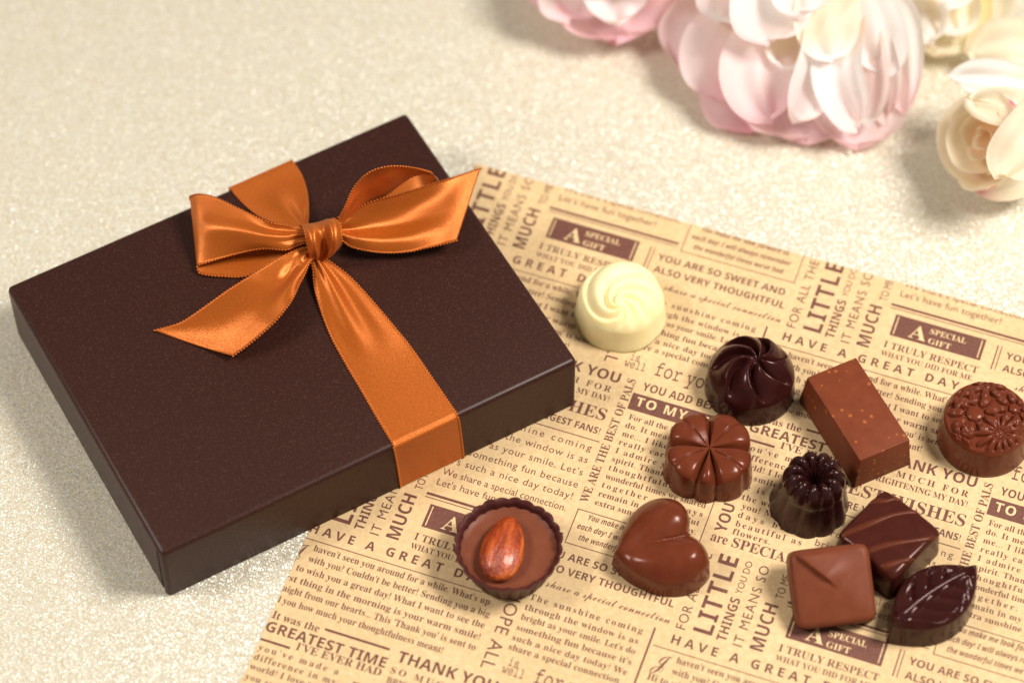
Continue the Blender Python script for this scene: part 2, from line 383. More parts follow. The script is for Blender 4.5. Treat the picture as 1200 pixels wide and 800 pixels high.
for i in range(-2, 3):
    for j in range(-2, 3):
        q = tv.copy(); q[:, 0] += i * T; q[:, 1] += j * T
        keep = (q[:, 0] > U0 - .5) & (q[:, 0] < U1 + .5) & (q[:, 1] > V0 - .5) & (q[:, 1] < V1 + .5)
        W = np.hstack([PO + q[:, :1] * PU + q[:, 1:2] * PV, q[:, 2:] + ZP])
        dv = W - np.array(cp); zc = dv @ np.array(fw); X = 600 + FPX * (dv @ np.array(rv)) / zc; Y = 400 - FPX * (dv @ np.array(uv_)) / zc
        keep &= (X > -90) & (X < 1290) & (Y > 0) & (Y < 890)
        idx = -np.ones(len(q), int); idx[keep] = np.arange(keep.sum()) + n0
        for f, mm in zip(tf, tm):
            if all(idx[k] >= 0 for k in f): AF.append(tuple(int(idx[k]) for k in f)); AM.append(mm)
        AV.append(W[keep]); n0 += int(keep.sum())
pr = mesh_obj('printed_lettering', np.vstack(AV), AF, None, parent=paper, smooth=False, mats=[MT['ink'], MT['pale']], fmat=AM)
bm = bmesh.new(); bm.from_mesh(pr.data)
O_ = Vector(pp(U0, V0, 0)) * S
for co, no in ((pp(U0 + .01, 0, 0), -PU), (pp(0, V0 + .01, 0), -PV), (pp(U1 - .02, 0, 0), PU), (pp(0, V1 - .02, 0), PV)):
    bmesh.ops.bisect_plane(bm, geom=bm.verts[:] + bm.edges[:] + bm.faces[:], plane_co=Vector(co) * S - O_, plane_no=Vector((no[0], no[1], 0)), clear_outer=True)
for f in bm.faces:
    if f.normal.z < 0: f.normal_flip()
bm.to_mesh(pr.data); bm.free()

# ------------------------------------------------------------------ gift box
BX = np.array([-10.4236, -9.3585]); BA = 0.509609; BL, BW, BH = 14.26, 11.21, 2.51
BU = np.array([math.cos(BA), math.sin(BA)]); BV = np.array([-BU[1], BU[0]])
def bw(a, b, z): q = BX + a * BU + b * BV; return Vector((q[0], q[1], z))
gift = empty('gift_box', bw(BL / 2, BW / 2, 0))
tag(gift, 'dark brown lidded gift box with pearly card surface, half on the printed paper', 'gift box')
def box_bm(a0, a1, b0, b1, z0, z1, bev, seg):
    bm = bmesh.new()
    P = [bw(a, b, z) for z in (z0, z1) for a, b in ((a0, b0), (a1, b0), (a1, b1), (a0, b1))]
    v = [bm.verts.new(p) for p in P]
    for f in ((3, 2, 1, 0), (4, 5, 6, 7), (0, 1, 5, 4), (1, 2, 6, 5), (2, 3, 7, 6), (3, 0, 4, 7)): bm.faces.new([v[i] for i in f])
    bmesh.ops.subdivide_edges(bm, edges=[e for e in bm.edges], cuts=1, use_grid_fill=True) if False else None
    if bev:
        up = [e for e in bm.edges if min(e.verts[0].co.z, e.verts[1].co.z) > z0 + .01 or abs(e.verts[0].co.z - e.verts[1].co.z) > .1]
        bmesh.ops.bevel(bm, geom=up, offset=bev, segments=seg, profile=0.5, affect='EDGES')
    return bm
def bm_obj(name, bm, m, parent, smooth=True):
    V = [v.co.copy() for v in bm.verts]; bm.verts.index_update(); F = [tuple(v.index for v in f.verts) for f in bm.faces]; bm.free()
    return mesh_obj(name, V, F, m, parent, smooth=smooth)
lid = bm_obj('lid', box_bm(0, BL, 0, BW, .06, BH, .17, 6), MT['box'], gift)
cut = bm_obj('cutter', box_bm(-.5, .9, 0.24, .37, -.5, BH - .17, 0, 1), MT['box'], gift)
md = lid.modifiers.new('slit', 'BOOLEAN'); md.object = cut; md.operation = 'DIFFERENCE'; md.solver = 'EXACT'
bpy.context.view_layer.update()
dg = bpy.context.evaluated_depsgraph_get(); print('LID', len(lid.data.vertices), lid.data.polygons[0].normal, len(lid.evaluated_get(dg).data.vertices)); nm = bpy.data.meshes.new_from_object(lid.evaluated_get(dg))
lid.modifiers.clear(); lid.data = nm; bpy.data.objects.remove(cut)
try:
    nm.set_sharp_from_angle(angle=math.radians(38))
except Exception as ex: print(ex)
base = bm_obj('base', box_bm(.5, BL - .12, .12, BW - .12, 0.022, .9, .03, 2), MT['box'], gift, smooth=False)

# ------------------------------------------------------------------ ribbon
def strip(name, rows, parent, n=70, m=17, bulges=None, fine=None, thick=0.018, beads=True, pleats=()):
    """rows: list of (A, B[, bulge[, skew]]) edge points as (px,py,z) or Vectors; a satin band lofted between them"""
    pts = []
    tov = lambda q: q if isinstance(q, Vector) else at(*q)
    AB = [(tov(r[0]), tov(r[1])) for r in rows]
    for i, r in enumerate(rows):
        A, B = AB[i]
        t = (AB[min(i + 1, len(rows) - 1)][0] + AB[min(i + 1, len(rows) - 1)][1] - AB[max(i - 1, 0)][0] - AB[max(i - 1, 0)][1])
        nrm = (B - A).cross(t); nrm = nrm.normalized() if nrm.length else Vector((0, 0, 1))
        if nrm.dot(-fw) < 0: nrm = -nrm
        prof = r[2] if len(r) > 2 else (0, 0, 0)
        if not hasattr(prof, '__len__'): prof = (prof * .75, prof, prof * .75)
        row = [A] + [A.lerp(B, k) + nrm * p for k, p in zip((.25, .5, .75), prof)] + [B]
        pts.append([tuple(x) for x in row])
    P = crom(np.array(pts), n)                      # along
    P = np.swapaxes(crom(np.swapaxes(P, 0, 1), m), 0, 1)   # across
    if pleats:
        du = np.gradient(P, axis=0); dv = np.gradient(P, axis=1); N = np.cross(du, dv); N /= (np.linalg.norm(N, axis=2, keepdims=True) + 1e-9)
        for t0, wd, amp, fr, ph in pleats:
            tt = np.linspace(0, 1, n); vv = np.linspace(0, 1, m)
            env = np.exp(-((tt - t0) / wd)**2)[:, None] * np.sin(math.pi * vv)[None, :]**.5
            P = P + N * (amp * env * np.sin(2 * math.pi * (fr * vv + ph))[None, :])[:, :, None]
    flat = P.reshape(-1, 3)
    seg = np.concatenate([[0], np.cumsum(np.linalg.norm(np.diff(P[:, m // 2], axis=0), axis=1))])
    uvs = np.stack([np.repeat(seg, m), np.tile(np.linspace(0, 2.4, m), n)], 1)
    F = grid_faces(n, m)
    # thickness
    du = np.gradient(P, axis=0); dv = np.gradient(P, axis=1); N = np.cross(du, dv); N /= (np.linalg.norm(N, axis=2, keepdims=True) + 1e-9)
    back = (P - N * thick).reshape(-1, 3); nb = len(flat)
    V = [flat, back]; UV = [uvs, uvs]
    F = F + [tuple(nb + k for k in reversed(f)) for f in F]
    rim = [i * m for i in range(n)] + [(n - 1) * m + j for j in range(1, m)] + [i * m + m - 1 for i in range(n - 2, -1, -1)] + list(range(m - 2, 0, -1))
    F += [(b, a, a + nb, b + nb) for a, b in zip(rim, rim[1:] + rim[:1])]
    cnt = 2 * nb
    if beads:                                         # woven picot along both edges
        for col in (0, m - 1):
            E = P[:, col] - N[:, col] * thick * .5; d = np.concatenate([[0], np.cumsum(np.linalg.norm(np.diff(E, axis=0), axis=1))])
            k = max(2, int(d[-1] / .102)); ss = np.linspace(0, d[-1], k)
            C = np.stack([np.interp(ss, d, E[:, a]) for a in range(3)], 1)
            Tn = np.gradient(C, axis=0); Tn /= np.linalg.norm(Tn, axis=1, keepdims=True) + 1e-9
            for c, t in zip(C, Tn):
                a = np.cross(t, (0, .56, -.83)); a /= np.linalg.norm(a) + 1e-9; b = np.cross(t, a)
                base = cnt; ring = []
                for (s_, r_) in ((-.040, .012), (0, .043), (.040, .012)):
                    for q in range(6):
                        th = q * math.pi / 3; ring.append(c + t * s_ + (a * math.cos(th) + b * math.sin(th)) * r_)
                V.append(np.array(ring)); UV.append(np.tile([[0, 0]], (18, 1)))
                for rr in range(2):
                    for q in range(6):
                        F.append((base + rr * 6 + q, base + rr * 6 + (q + 1) % 6, base + rr * 6 + 6 + (q + 1) % 6, base + rr * 6 + 6 + q))
                F.append(tuple(base + q for q in range(5, -1, -1))); F.append(tuple(base + 12 + q for q in range(6)))
                cnt += 18
    return mesh_obj(name, np.vstack(V), F, MT['satin'], parent, uvs=np.vstack(UV))
bow = empty('ribbon_bow', at(368, 285, BH))
tag(bow, 'copper orange satin ribbon tied in a bow around the dark brown gift box', 'ribbon')
ZT = BH + .03
def backrow(px0, px1, dz):   # point on the back face below the top edge
    out = []
    for (x, y) in (px0, px1):
        p = at(x, y, ZT); q = Vector((p.x, p.y, 0)); b = (np.array([p.x, p.y]) - BX) @ BV
        q2 = np.array([p.x, p.y]) + BV * (BW + .03 - b); out.append(Vector((q2[0], q2[1], ZT - dz)))
    return tuple(out)
def frontrow(px0, px1, dz, shift=0.0):
    out = []
    for (x, y) in (px0, px1):
        p = at(x, y, ZT); b = (np.array([p.x, p.y]) - BX) @ BV
        q2 = np.array([p.x, p.y]) + BV * (-.028 - b) + BU * shift; out.append(Vector((q2[0], q2[1], ZT - dz)))
    return tuple(out)
band = [backrow((269, 220), (342.5, 188), 2.3), backrow((269, 220), (342.5, 188), 1.2), backrow((269, 220), (342.5, 188), .14),
        ((270, 221, ZT), (343, 189, ZT)), ((282, 235, ZT + .02), (354, 207, ZT + .03), .02), ((302, 252, 2.62), (360, 229, 2.68), (.04, .12, .02)),
        ((333, 266, 2.8), (361, 250, 2.85), (.06, .10, -.06)), ((354, 276, 3.0), (361, 264, 3.0), .03), ((360, 288, 3.05), (370, 282, 3.05), .03), ((363, 301, 2.95), (375, 297, 3.0), .03),
        ((366, 314, 2.85), (386, 306, 2.9), (.06, .14, -.04)), ((370, 344, 2.66), (412, 326, 2.70), (.10, .10, -.03)), ((386, 390, 2.58), (444, 361, 2.60), (.05, .06, .0)),
        ((405, 426, ZT + .01), (465, 386, ZT + .02), .02), ((422, 455, ZT), (482, 407, ZT), .01), ((441, 488, ZT), (509, 446, ZT), .0), ((456, 513, ZT), (531, 478, ZT)),
        ((459.5, 518.5, ZT - .005), (535, 483.5, ZT - .005)), frontrow((461, 522), (537, 487), .13, .0), frontrow((461, 522), (537, 487), .5, .03), frontrow((461, 522), (537, 487), 1.4, .09), frontrow((461, 522), (537, 487), 2.46, .15)]
strip('band', band, bow, n=170, m=33, pleats=((.49, .06, .035, 2.6, .1), (.57, .04, .03, 2.2, .4)))
left_loop = [((360, 268, 3.5), (360, 284, 3.3), .05), ((346, 266, 3.55), (348, 288, 3.3), (.02, .10, .06)), ((333, 264, 3.6), (335, 293, 3.3), (-.04, .12, .12)), ((316, 261, 3.7), (309, 291.5, 3.25), (.0, .20, .18)),
        ((283, 246, 3.8), (283, 296, 3.1), (.16, .34, .22)), ((251, 231, 3.8), (254, 304, 2.95), (.10, .26, .16)), ((233, 227.5, 3.7), (238, 309, 2.85), .08),
        ((224.5, 229.5, 3.5), (232, 311, 2.78), .0), ((222.5, 232, 3.3), (231, 315, 2.70), .0), ((226, 237, 3.05), (236, 321, 2.60)), ((250, 252, 2.85), (260, 324, 2.57)), ((290, 265, 2.75), (290, 323, 2.58)),
        ((325, 274, 2.95), (325, 305, 2.75)), ((352, 277, 3.1), (354, 292, 2.95))]
strip('loop', left_loop, bow, n=130, m=33, pleats=((.0, .10, .05, 2.4, .2), (.16, .10, .04, 1.6, .6)))
right_loop = [((392, 264, 3.6), (394, 272, 3.3)), ((398, 254, 3.9), (403, 264, 3.35)), ((405, 240, 4.4), (420, 250, 3.45)), ((415, 219, 5.0), (438, 237, 3.65)), ((431, 203, 5.5), (455, 227, 3.9), .06), ((449, 196, 5.7), (469, 216, 4.15), .10), ((467, 194.5, 5.6), (484, 206, 4.35), .06),
        ((485, 196.5, 5.3), (499, 203, 4.3), .0), ((499, 200, 4.8), (509, 206.5, 3.95)), ((505, 203, 4.3), (513, 213, 3.6)), ((503, 204, 3.7), (509, 227, 3.1)), ((482, 207, 3.1), (484, 243, 2.8)), ((440, 228, 2.85), (442, 266, 2.75)), ((396, 266, 3.0), (398, 284, 2.9))]
strip('loop', right_loop, bow, n=130, m=33, pleats=((.0, .15, .05, 2.2, .3),))
right_tail = [((376, 266, 3.6), (384, 276, 3.2)), ((389.5, 258, 3.65), (397, 279, 3.2), .0), ((410, 248, 3.75), (411, 289, 3.05), (-.08, -.10, .05)), ((436, 236, 3.85), (436, 294.5, 2.95), (-.20, -.18, .06)), ((458, 230, 3.9), (458, 296, 2.9), (-.26, -.22, .06)), ((479, 224, 3.9), (481, 294.5, 2.95), (-.24, -.2, .04)),
        ((500, 217.5, 3.85), (497, 291, 3.0), (-.16, -.12, .04)), ((521.5, 211, 3.8), (512, 288, 3.05), (-.08, -.05, .03)), ((542, 204.5, 3.75), (524, 285, 3.1), 0), ((563, 197.5, 3.7), (535, 282, 3.1), 0)]
strip('tail', right_tail, bow, n=90, m=33, pleats=((.12, .12, .06, 2.3, .1), (.4, .18, .04, 1.3, .5)))
left_tail = [((368, 288, 3.1), (372, 296, 3.1)), ((352, 291, 3.3), (363, 308, 3.2), .02), ((340, 296, 3.35), (357, 322, 3.2), (.0, -.04, .10)), ((328, 302, 3.35), (350, 335, 3.25), (-.10, -.16, .14)), ((310, 312.5, 3.35), (344, 348, 3.45), (-.16, -.18, .08)), ((292, 324, 3.3), (336, 360, 3.55), (-.06, -.06, .04)), ((266, 340.5, 3.1), (323, 376, 3.5), (.04, .06, .03)),
        ((240, 359, 2.85), (309, 389, 3.3), (.06, .08, .04)), ((212, 377.5, 2.66), (291, 404, 3.05), (.03, .03, .0)), ((181, 387, 2.58), (273, 417, 2.8), (-.08, -.12, -.10))]
strip('tail', left_tail, bow, n=90, m=33, pleats=((.1, .15, .05, 2.2, .2), (.35, .12, .05, 1.2, .0)))
knot = [((352, 264, 3.2), (390, 256, 3.2), .0), ((355, 265, 3.7), (392, 256.5, 3.85), .02), ((357, 272, 3.95), (399, 264, 4.1), (.06, .02, .12)), ((359, 282, 3.85), (401, 276, 4.0), (.14, -.10, .16)), ((361, 292, 3.6), (399, 288, 3.6), (.12, -.14, .10)), ((364, 301, 3.25), (390, 297, 3.2), (.06, -.08, .08)), ((366, 307, 2.9), (380, 303, 2.9), .02)]
strip('knot', knot, bow, n=70, m=33, pleats=((.45, .35, .07, 1.3, .15), (.8, .2, .05, 2.2, .4)))

# ------------------------------------------------------------------ chocolates
CH = 'assorted chocolates on the printed paper'
def polar(name, cx, cy, outline, top, m, parent=None, nth=128, nr=44, flare=.05, wall=10, rot=0., frame=None, z0=None, foot=.0, origin=None):
    """solid with outline radius r(th), top height top(x,y,s,th) and drafted walls down to its base; local axes turned by rot"""
    th = np.linspace(0, 2 * np.pi, nth, endpoint=False); ro = outline(th)
    s = 1 - (1 - np.linspace(0, 1, nr)[1:])**1.4; V = []
    c = float(top(np.zeros(1), np.zeros(1), np.zeros(1), np.zeros(1))[0]); V.append((0, 0, c))
    for si in s:
        x, y = si * ro * np.cos(th), si * ro * np.sin(th); z = top(x, y, np.full(nth, si), th)
        V += list(zip(x, y, z))
    zed = np.array([v[2] for v in V[-nth:]])
    for k in range(1, wall + 1):
        w = k / wall; rr = ro * (1 + flare * w + foot * max(0, w - .9) * 10 * .02)
        V += list(zip(rr * np.cos(th), rr * np.sin(th), zed * (1 - w)))
    V.append((0, 0, 0))
    V = np.array(V); F = []
    for j in range(nth): F.append((0, 1 + j, 1 + (j + 1) % nth))
    R_ = nr - 1 + wall
    for i in range(R_ - 1):
        for j in range(nth):
            k = (j + 1) % nth; F.append((1 + i * nth + j, 1 + (i + 1) * nth + j, 1 + (i + 1) * nth + k, 1 + i * nth + k))
    L_ = len(V) - 1; b0 = 1 + (R_ - 1) * nth
    for j in range(nth): F.append((L_, b0 + (j + 1) % nth, b0 + j))
    ca, sa = math.cos(rot), math.sin(rot)
    W = np.stack([V[:, 0] * ca - V[:, 1] * sa, V[:, 0] * sa + V[:, 1] * ca, V[:, 2]], 1)
    zb = ZP + .004 if z0 is None else z0
    if frame is not None: W = W @ np.array(frame).T
    W = W + np.array([cx, cy, zb])
    return mesh_obj(name, W, F, m, parent, origin=(cx, cy, zb) if parent is None else None)
def edge_round(s, s0, r):
    k = np.clip((s - s0) / (1 - s0), 0, 1); return r * (1 - np.sqrt(np.maximum(0, 1 - k**2)))
def circ(r): return lambda th: np.full(th.shape, r)

# white swirl, centre of the swirl off towards the front
p = at(727, 370)
def top(x, y, s, th):
    ox, oy = -.10, -.74
    dx, dy = x - ox, y - oy; rr = np.hypot(dx, dy); a = np.arctan2(dy, dx)
    dome = .78 + .90 * np.sqrt(np.maximum(0, 1 - (s * .985)**2.3))
    ph = 6 * (a + 1.7 * np.log(rr + .22)) 
    rid = np.abs(np.sin(ph / 2))**.8
    amp = .23 * smooth01(rr / .40) * (1 - smooth01((s - .86) / .14)) * (.60 + .40 * smooth01((np.sin(a - .6) + .9) / 1.2))
    knob = .16 * np.exp(-(rr / .2)**2)
    return dome + amp * (rid - .6) + knob
o = polar('white_chocolate', p.x, p.y, lambda th: 1.33 + .04 * np.abs(np.cos(3 * th + .6)), top, MT['white'], nth=220, nr=80, flare=.085)
tag(o, 'ivory white chocolate dome with a spiral swirl, nearest the box', 'chocolate', CH)

# dark swirl
p = at(878.5, 455)
def top(x, y, s, th):
    x, y = x - .15 * (1 - s**2), y; th = np.arctan2(y, x)
    dome = .62 + .98 * np.sqrt(np.maximum(0, 1 - (s * .97)**2.0)) 
    ph = 7 * (th - 1.15 * s**1.15 - .32)
    q = (ph / (2 * np.pi)) % 1.0
    rid = np.where(q < .84, np.sin(np.pi * np.clip(q / .84, 0, 1) * .5)**1.1, np.cos(np.pi * .5 * np.clip((q - .84) / .16, 0, 1))**1.2)
    amp = .40 * smooth01(s / .30) * (1 - smooth01((s - .74) / .26))
    return dome + amp * (rid - .55) - .05 * np.exp(-(s / .08)**2)
o = polar('swirl_chocolate', p.x, p.y, circ(1.36), top, MT['dark'], nth=420, nr=90, flare=.055)
tag(o, 'glossy dark chocolate dome with twisted pinwheel ridges, beside the speckled brick', 'chocolate', CH)

# five lobed blossom
p = at(829.5, 546)
NOT = np.radians([-112, -82, 0, 88, 172, 248])
def lobes(th):
    t = (th + np.radians(112)) % (2 * np.pi) - np.radians(112); i = np.clip(np.searchsorted(NOT, t, side='right') - 1, 0, 4)
    q = (t - NOT[i]) / (NOT[i + 1] - NOT[i]); wide = (NOT[i + 1] - NOT[i]) > .8
    return q, wide
def top(x, y, s, th):
    q, wide = lobes(th); lob = np.sin(np.pi * np.clip(q, 0, 1))**.5
    sub = np.exp(-((q - .5) / .03)**2) * wide
    h = 1.08 + .15 * smooth01(s / .6) * lob + .06 * s
    groove = -.17 * np.exp(-(np.minimum(q, 1 - q) / np.where(wide, .07, .2))**2) * smooth01(s / .12)
    return h + groove - .055 * sub * smooth01((s - .05) / .2) * (1 - smooth01((s - .86) / .12)) - edge_round(s, .58, .30)
def bout(th):
    q, wide = lobes(th); f = np.sin(np.pi * np.clip(q, 0, 1))
    return 1.17 + np.where(wide, .22, .12) * f**.55 - .06 * np.exp(-((q - .5) / .07)**2) * wide
o = polar('blossom_chocolate', p.x, p.y, bout, top, MT['red'], nth=360, nr=80, flare=.07)
tag(o, 'milk chocolate shaped as a grooved lobed blossom, between dark swirl and heart', 'chocolate', CH)

# speckled brick
tops = [at(945, 442, 1.38), at(1003.8, 419.5, 1.38), at(1066, 516, 1.38), at(1008, 539.5, 1.38)]
c4 = sum(tops, Vector()) / 4; ax = ((tops[2] - tops[1]) + (tops[3] - tops[0])).normalized(); ay = Vector((-ax.y, ax.x, 0))
la = ((tops[2] - tops[1]).length + (tops[3] - tops[0]).length) / 4; lb = ((tops[1] - tops[0]).length + (tops[2] - tops[3]).length) / 4
bm = bmesh.new(); vv = []
for z, k in ((0, .13), (1.38, 0)):
    for sx, sy in ((-1, -1), (1, -1), (1, 1), (-1, 1)):
        q = c4 + ax * sx * (la + k * .8) + ay * sy * (lb + k); vv.append(bm.verts.new((q.x, q.y, z + ZP + .004)))
for f in ((3, 2, 1, 0), (4, 5, 6, 7), (0, 1, 5, 4), (1, 2, 6, 5), (2, 3, 7, 6), (3, 0, 4, 7)): bm.faces.new([vv[i] for i in f])
bmesh.ops.bevel(bm, geom=bm.edges[:], offset=.035, segments=3, profile=.5, affect='EDGES')
V = [v.co.copy() for v in bm.verts]; bm.verts.index_update(); F = [tuple(v.index for v in f.verts) for f in bm.faces]; bm.free()
o = mesh_obj('brick_chocolate', V, F, MT['brick'], origin=(c4.x, c4.y, ZP + .004))
try: o.data.set_sharp_from_angle(angle=math.radians(40))
except Exception: pass
tag(o, 'rectangular milk chocolate brick with orange flecks, standing between dark swirl and floral dome', 'chocolate', CH)

# floral relief dome
p = at(1151.5, 514)
dz = lambda x, y, z: (at(x, y, z) - p)
daisies = [(dz(1143, 483.5, 1.5), .30, .82, 9, .15), (dz(1189, 479, 1.4), .20, .66, 8, .3), (dz(1172, 507, 1.45), .10, .82, 13, .0), (dz(1157, 452, 1.35), .1, .62, 7, .5), (dz(1120, 466, 1.3), .07, .5, 7, .2), (dz(1196, 508, 1.25), .08, .5, 7, .2), (dz(1124, 514, 1.2), .06, .45, 7, .4)]
def top(x, y, s, th):
    d = 1.00 + .44 * np.sqrt(np.maximum(0, 1 - (s * .95)**3.0)); b = np.zeros_like(x)
    for c_, rc, rp, n, ph in daisies:
        dx, dy = x - c_.x, y - c_.y; r = np.hypot(dx, dy); a = np.arctan2(dy, dx) + ph
        off = (((a * n / (2 * np.pi)) % 1) - .5) * 2 * np.pi / n; rm = rc + (rp - rc) * .52; hwd = .47 * 2 * np.pi * rm / n
        e = (r * np.sin(off) / (hwd * (.72 + .28 * np.clip((r - rc) / (rp - rc), 0, 1))))**2 + ((r - rm) / ((rp - rc) * .52))**2
        pet = .19 * np.maximum(0, 1 - e)**.42 * (1 - .10 * np.exp(-((r * np.sin(off) / hwd - .35) / .10)**2) - .10 * np.exp(-((r * np.sin(off) / hwd + .35) / .10)**2))
        cen = .16 * np.sqrt(np.maximum(0, 1 - (r / (rc * .95))**2))**.6 if rc > .12 else .10 * np.exp(-(r / (rc + .02))**2)
        b = np.maximum(b, np.maximum(pet, cen))
    return d + b * (1 - smooth01((s - .88) / .1)) - .06 * (1 - smooth01((s - .86) / .1)) - edge_round(s, .93, .08)
o = polar('floral_chocolate', p.x, p.y, circ(1.36), top, MT['red'], nth=380, nr=150, flare=.06)
tag(o, 'round milk chocolate with a relief of clustered daisies, at the right edge', 'chocolate', CH)

# fluted dark canele shape
p = at(947.5, 591); p2 = at(955.5, 556, 1.72)
nth, V = 180, []
th = np.linspace(0, 2 * np.pi, nth, endpoint=False); fl = np.abs(np.cos(5.5 * th))
prof = [(0.0, .95, 0), (.06, .98, .1), (.16, 1.25, .4), (.24, 1.52, .9), (.36, 1.70, 1.2), (.50, 1.78, 1.4), (.64, 1.75, 1.4), (.76, 1.64, 1.2), (.85, 1.46, .9), (.89, 1.28, .65), (.90, 1.1, .6), (.96, .8, .6), (1.05, .4, .6), (1.12, .1, .6), (1.14, 0, .6)]
pr_ = crom(np.array(prof), 70)
for r, z, a in pr_:
    r = r * 1.07; k = a * .115 * (fl**.7 - .6); kz = k * smooth01((z - 1.2) / .4)
    x = (r + k * (1 - smooth01((z - 1.45) / .3)) ) * np.cos(th); y = (r + k * (1 - smooth01((z - 1.45) / .3))) * np.sin(th); zz = np.maximum(0, z + kz * 1.5)
    w = np.clip(zz / 1.72, 0, 1.1)
    V.append(np.stack([p.x + x + (p2.x - p.x) * w, p.y + y + (p2.y - p.y) * w, zz + ZP + .004], 1))
F = [tuple(reversed(f)) for f in grid_faces(len(pr_), nth, True)]
F.append(tuple(range(nth)))
o = mesh_obj('fluted_chocolate', np.vstack(V), F, MT['darker'], origin=(p.x, p.y, ZP + .004))
tag(o, 'small very dark fluted chocolate with a dimpled crown, in front of the brick', 'chocolate', CH)

# heart
HP = [(720, 665, 0), (734, 680, 0), (756, 692, 0), (781, 699, 0), (805, 697, 0), (821, 688, 0), (831, 674, .1), (832, 660, .7), (829, 645, .85), (820, 630, .95), (808, 619.5, 1.0),
      (809, 607, .95), (803, 592, .9), (792, 581, .9), (775, 576.5, .9), (756, 581, .9), (741, 594, .85), (731, 613, .8), (723, 636, .7), (718, 652, .45)]
p = at(775, 652)
hq = [at(*h) - p for h in HP]
HA = np.array([math.atan2(q.y, q.x) % (2 * math.pi) for q in hq]); HR = np.array([math.hypot(q.x, q.y) for q in hq]) * .985
o_ = np.argsort(HA); HA, HR = HA[o_], HR[o_]
hf = crom(np.stack([np.concatenate([HA - 2 * np.pi, HA, HA + 2 * np.pi]), np.tile(HR, 3)], 1), 900)
def hout(th): return np.interp(th % (2 * np.pi), hf[:, 0], hf[:, 1])
lob = [at(785, 601, 1.3) - p, at(806, 646, 1.3) - p]; tipq = [at(742, 632, 1.2) - p, at(738, 650, 1.1) - p]
def top(x, y, s, th):
    ds = []
    for A, B in zip(lob, tipq):
        bx, by = B.x - A.x, B.y - A.y; t = np.clip(((x - A.x) * bx + (y - A.y) * by) / (bx * bx + by * by), 0, 1)
        d = np.hypot(x - A.x - bx * t, y - A.y - by * t); w = .86 - .12 * t
        ds.append((1 - .48 * t**1.5) * np.exp(-(d / w)**2.5))
    k = 48; m_ = np.log(np.exp(k * ds[0]) + np.exp(k * ds[1])) / k
    return .62 + .74 * m_ - .05 * np.exp(-((ds[0] - ds[1]) / .10)**2) * (1 - smooth01((s - .85) / .15)) * smooth01((x + .5) / .8) - edge_round(s, .70, .30)
o = polar('heart_chocolate', p.x, p.y, hout, top, MT['red'], nth=260, nr=70, flare=.03)
tag(o, 'milk chocolate heart with two rounded lobes, right of the almond cup', 'chocolate', CH)

# almond cup
rc, bc = at(596, 640, 1.18), at(597, 664)
cup = empty('almond_chocolate', (bc.x, bc.y, ZP + .004))
tag(cup, 'dark chocolate cup with crimped rim filled with praline and one whole almond', 'chocolate', CH)
nth = 216; th = np.linspace(0, 2 * np.pi, nth, endpoint=False); n0_ = 24
wob = .5 + .5 * np.sin(3.1 * th + 1) * np.sin(7 * th)
fl = np.abs(np.sin(n0_ * th / 2))**.8
prof = [(0, 0, 0), (1.0, 0, 0), (1.16, .02, .3), (1.25, .25, 1), (1.38, .65, 1), (1.52, 1.05, 1.1), (1.60, 1.26, 1.1), (1.61, 1.31, .9), (1.56, 1.31, .7), (1.47, 1.22, .6), (1.42, 1.0, .4), (1.38, .85, .3)]
pr_ = crom(np.array(prof), 60); V = []
for r, z, a in pr_:
    r = max(r, .001); k = a * .07 * (fl - .5) + .02 * wob * (z > 1); rr = r + k * min(1, r)
    zz = max(z, 0) + (.05 * (wob - .4) + .03 * np.sin(11 * th)) * smooth01((z - .9) / .3)
    V.append(np.stack([bc.x + rr * np.cos(th) + (rc.x - bc.x) * z / 1.3, bc.y + rr * np.sin(th) + (rc.y - bc.y) * z / 1.3, zz + ZP + .004], 1))
F = [tuple(reversed(f)) for f in grid_faces(len(pr_), nth, True)]
mesh_obj('cup', np.vstack(V), F, MT['shell'], cup)
V = [(rc.x, rc.y, .98)]; fz = []
for rr in np.linspace(0, 1.46, 16)[1:]:
    for t in th[::3]: V.append((rc.x - .0 + rr * math.cos(t), rc.y + rr * math.sin(t), .98 + .015 * math.sin(2.2 * rr * math.cos(t)) + .09 * max(0, (rr - 1.2) / .26)**2 + ZP))
k3 = len(th[::3]); F = [(0, 1 + j, 1 + (j + 1) % k3) for j in range(k3)]
for i in range(14):
    for j in range(k3): F.append((1 + i * k3 + j, 1 + (i + 1) * k3 + j, 1 + (i + 1) * k3 + (j + 1) % k3, 1 + i * k3 + (j + 1) % k3))
mesh_obj('filling', V, F, MT['filling'], cup)
a0, a1 = at(599, 602, 1.35), at(580, 679, 1.30); ac = (a0 + a1) / 2; d_ = (a1 - a0); la = d_.length / 2 * .96; d_ = d_.normalized(); sd = Vector((-d_.y, d_.x, 0)); upv = Vector((0, 0, 1))
V = []; na, nb = 48, 40
for i in range(na):
    t = math.pi * i / (na - 1); c = -math.cos(t); prof_ = max(0.0, math.sin(t))**.9 * (1 + .16 * c) * (1 - .12 * max(0, -c)**2)
    for j in range(nb):
        f = 2 * math.pi * j / nb; rr = 1 + .025 * math.sin(9 * f + 1.5 * c) + .015 * math.sin(17 * f - 2 * c)
        q = d_ * c * la + sd * .64 * prof_ * rr * math.cos(f) + upv * .42 * prof_ * rr * math.sin(f)
        V.append((q.x, q.y, q.z))
alm = bpy.data.objects.new('almond', bpy.data.meshes.new('almond')); COL.objects.link(alm)
ang = math.atan2(d_.y, d_.x) + math.pi / 2
Va = np.array(V); ca, sa = math.cos(-ang), math.sin(-ang)
Vl = np.stack([Va[:, 0] * ca - Va[:, 1] * sa, Va[:, 0] * sa + Va[:, 1] * ca, Va[:, 2]], 1) * S
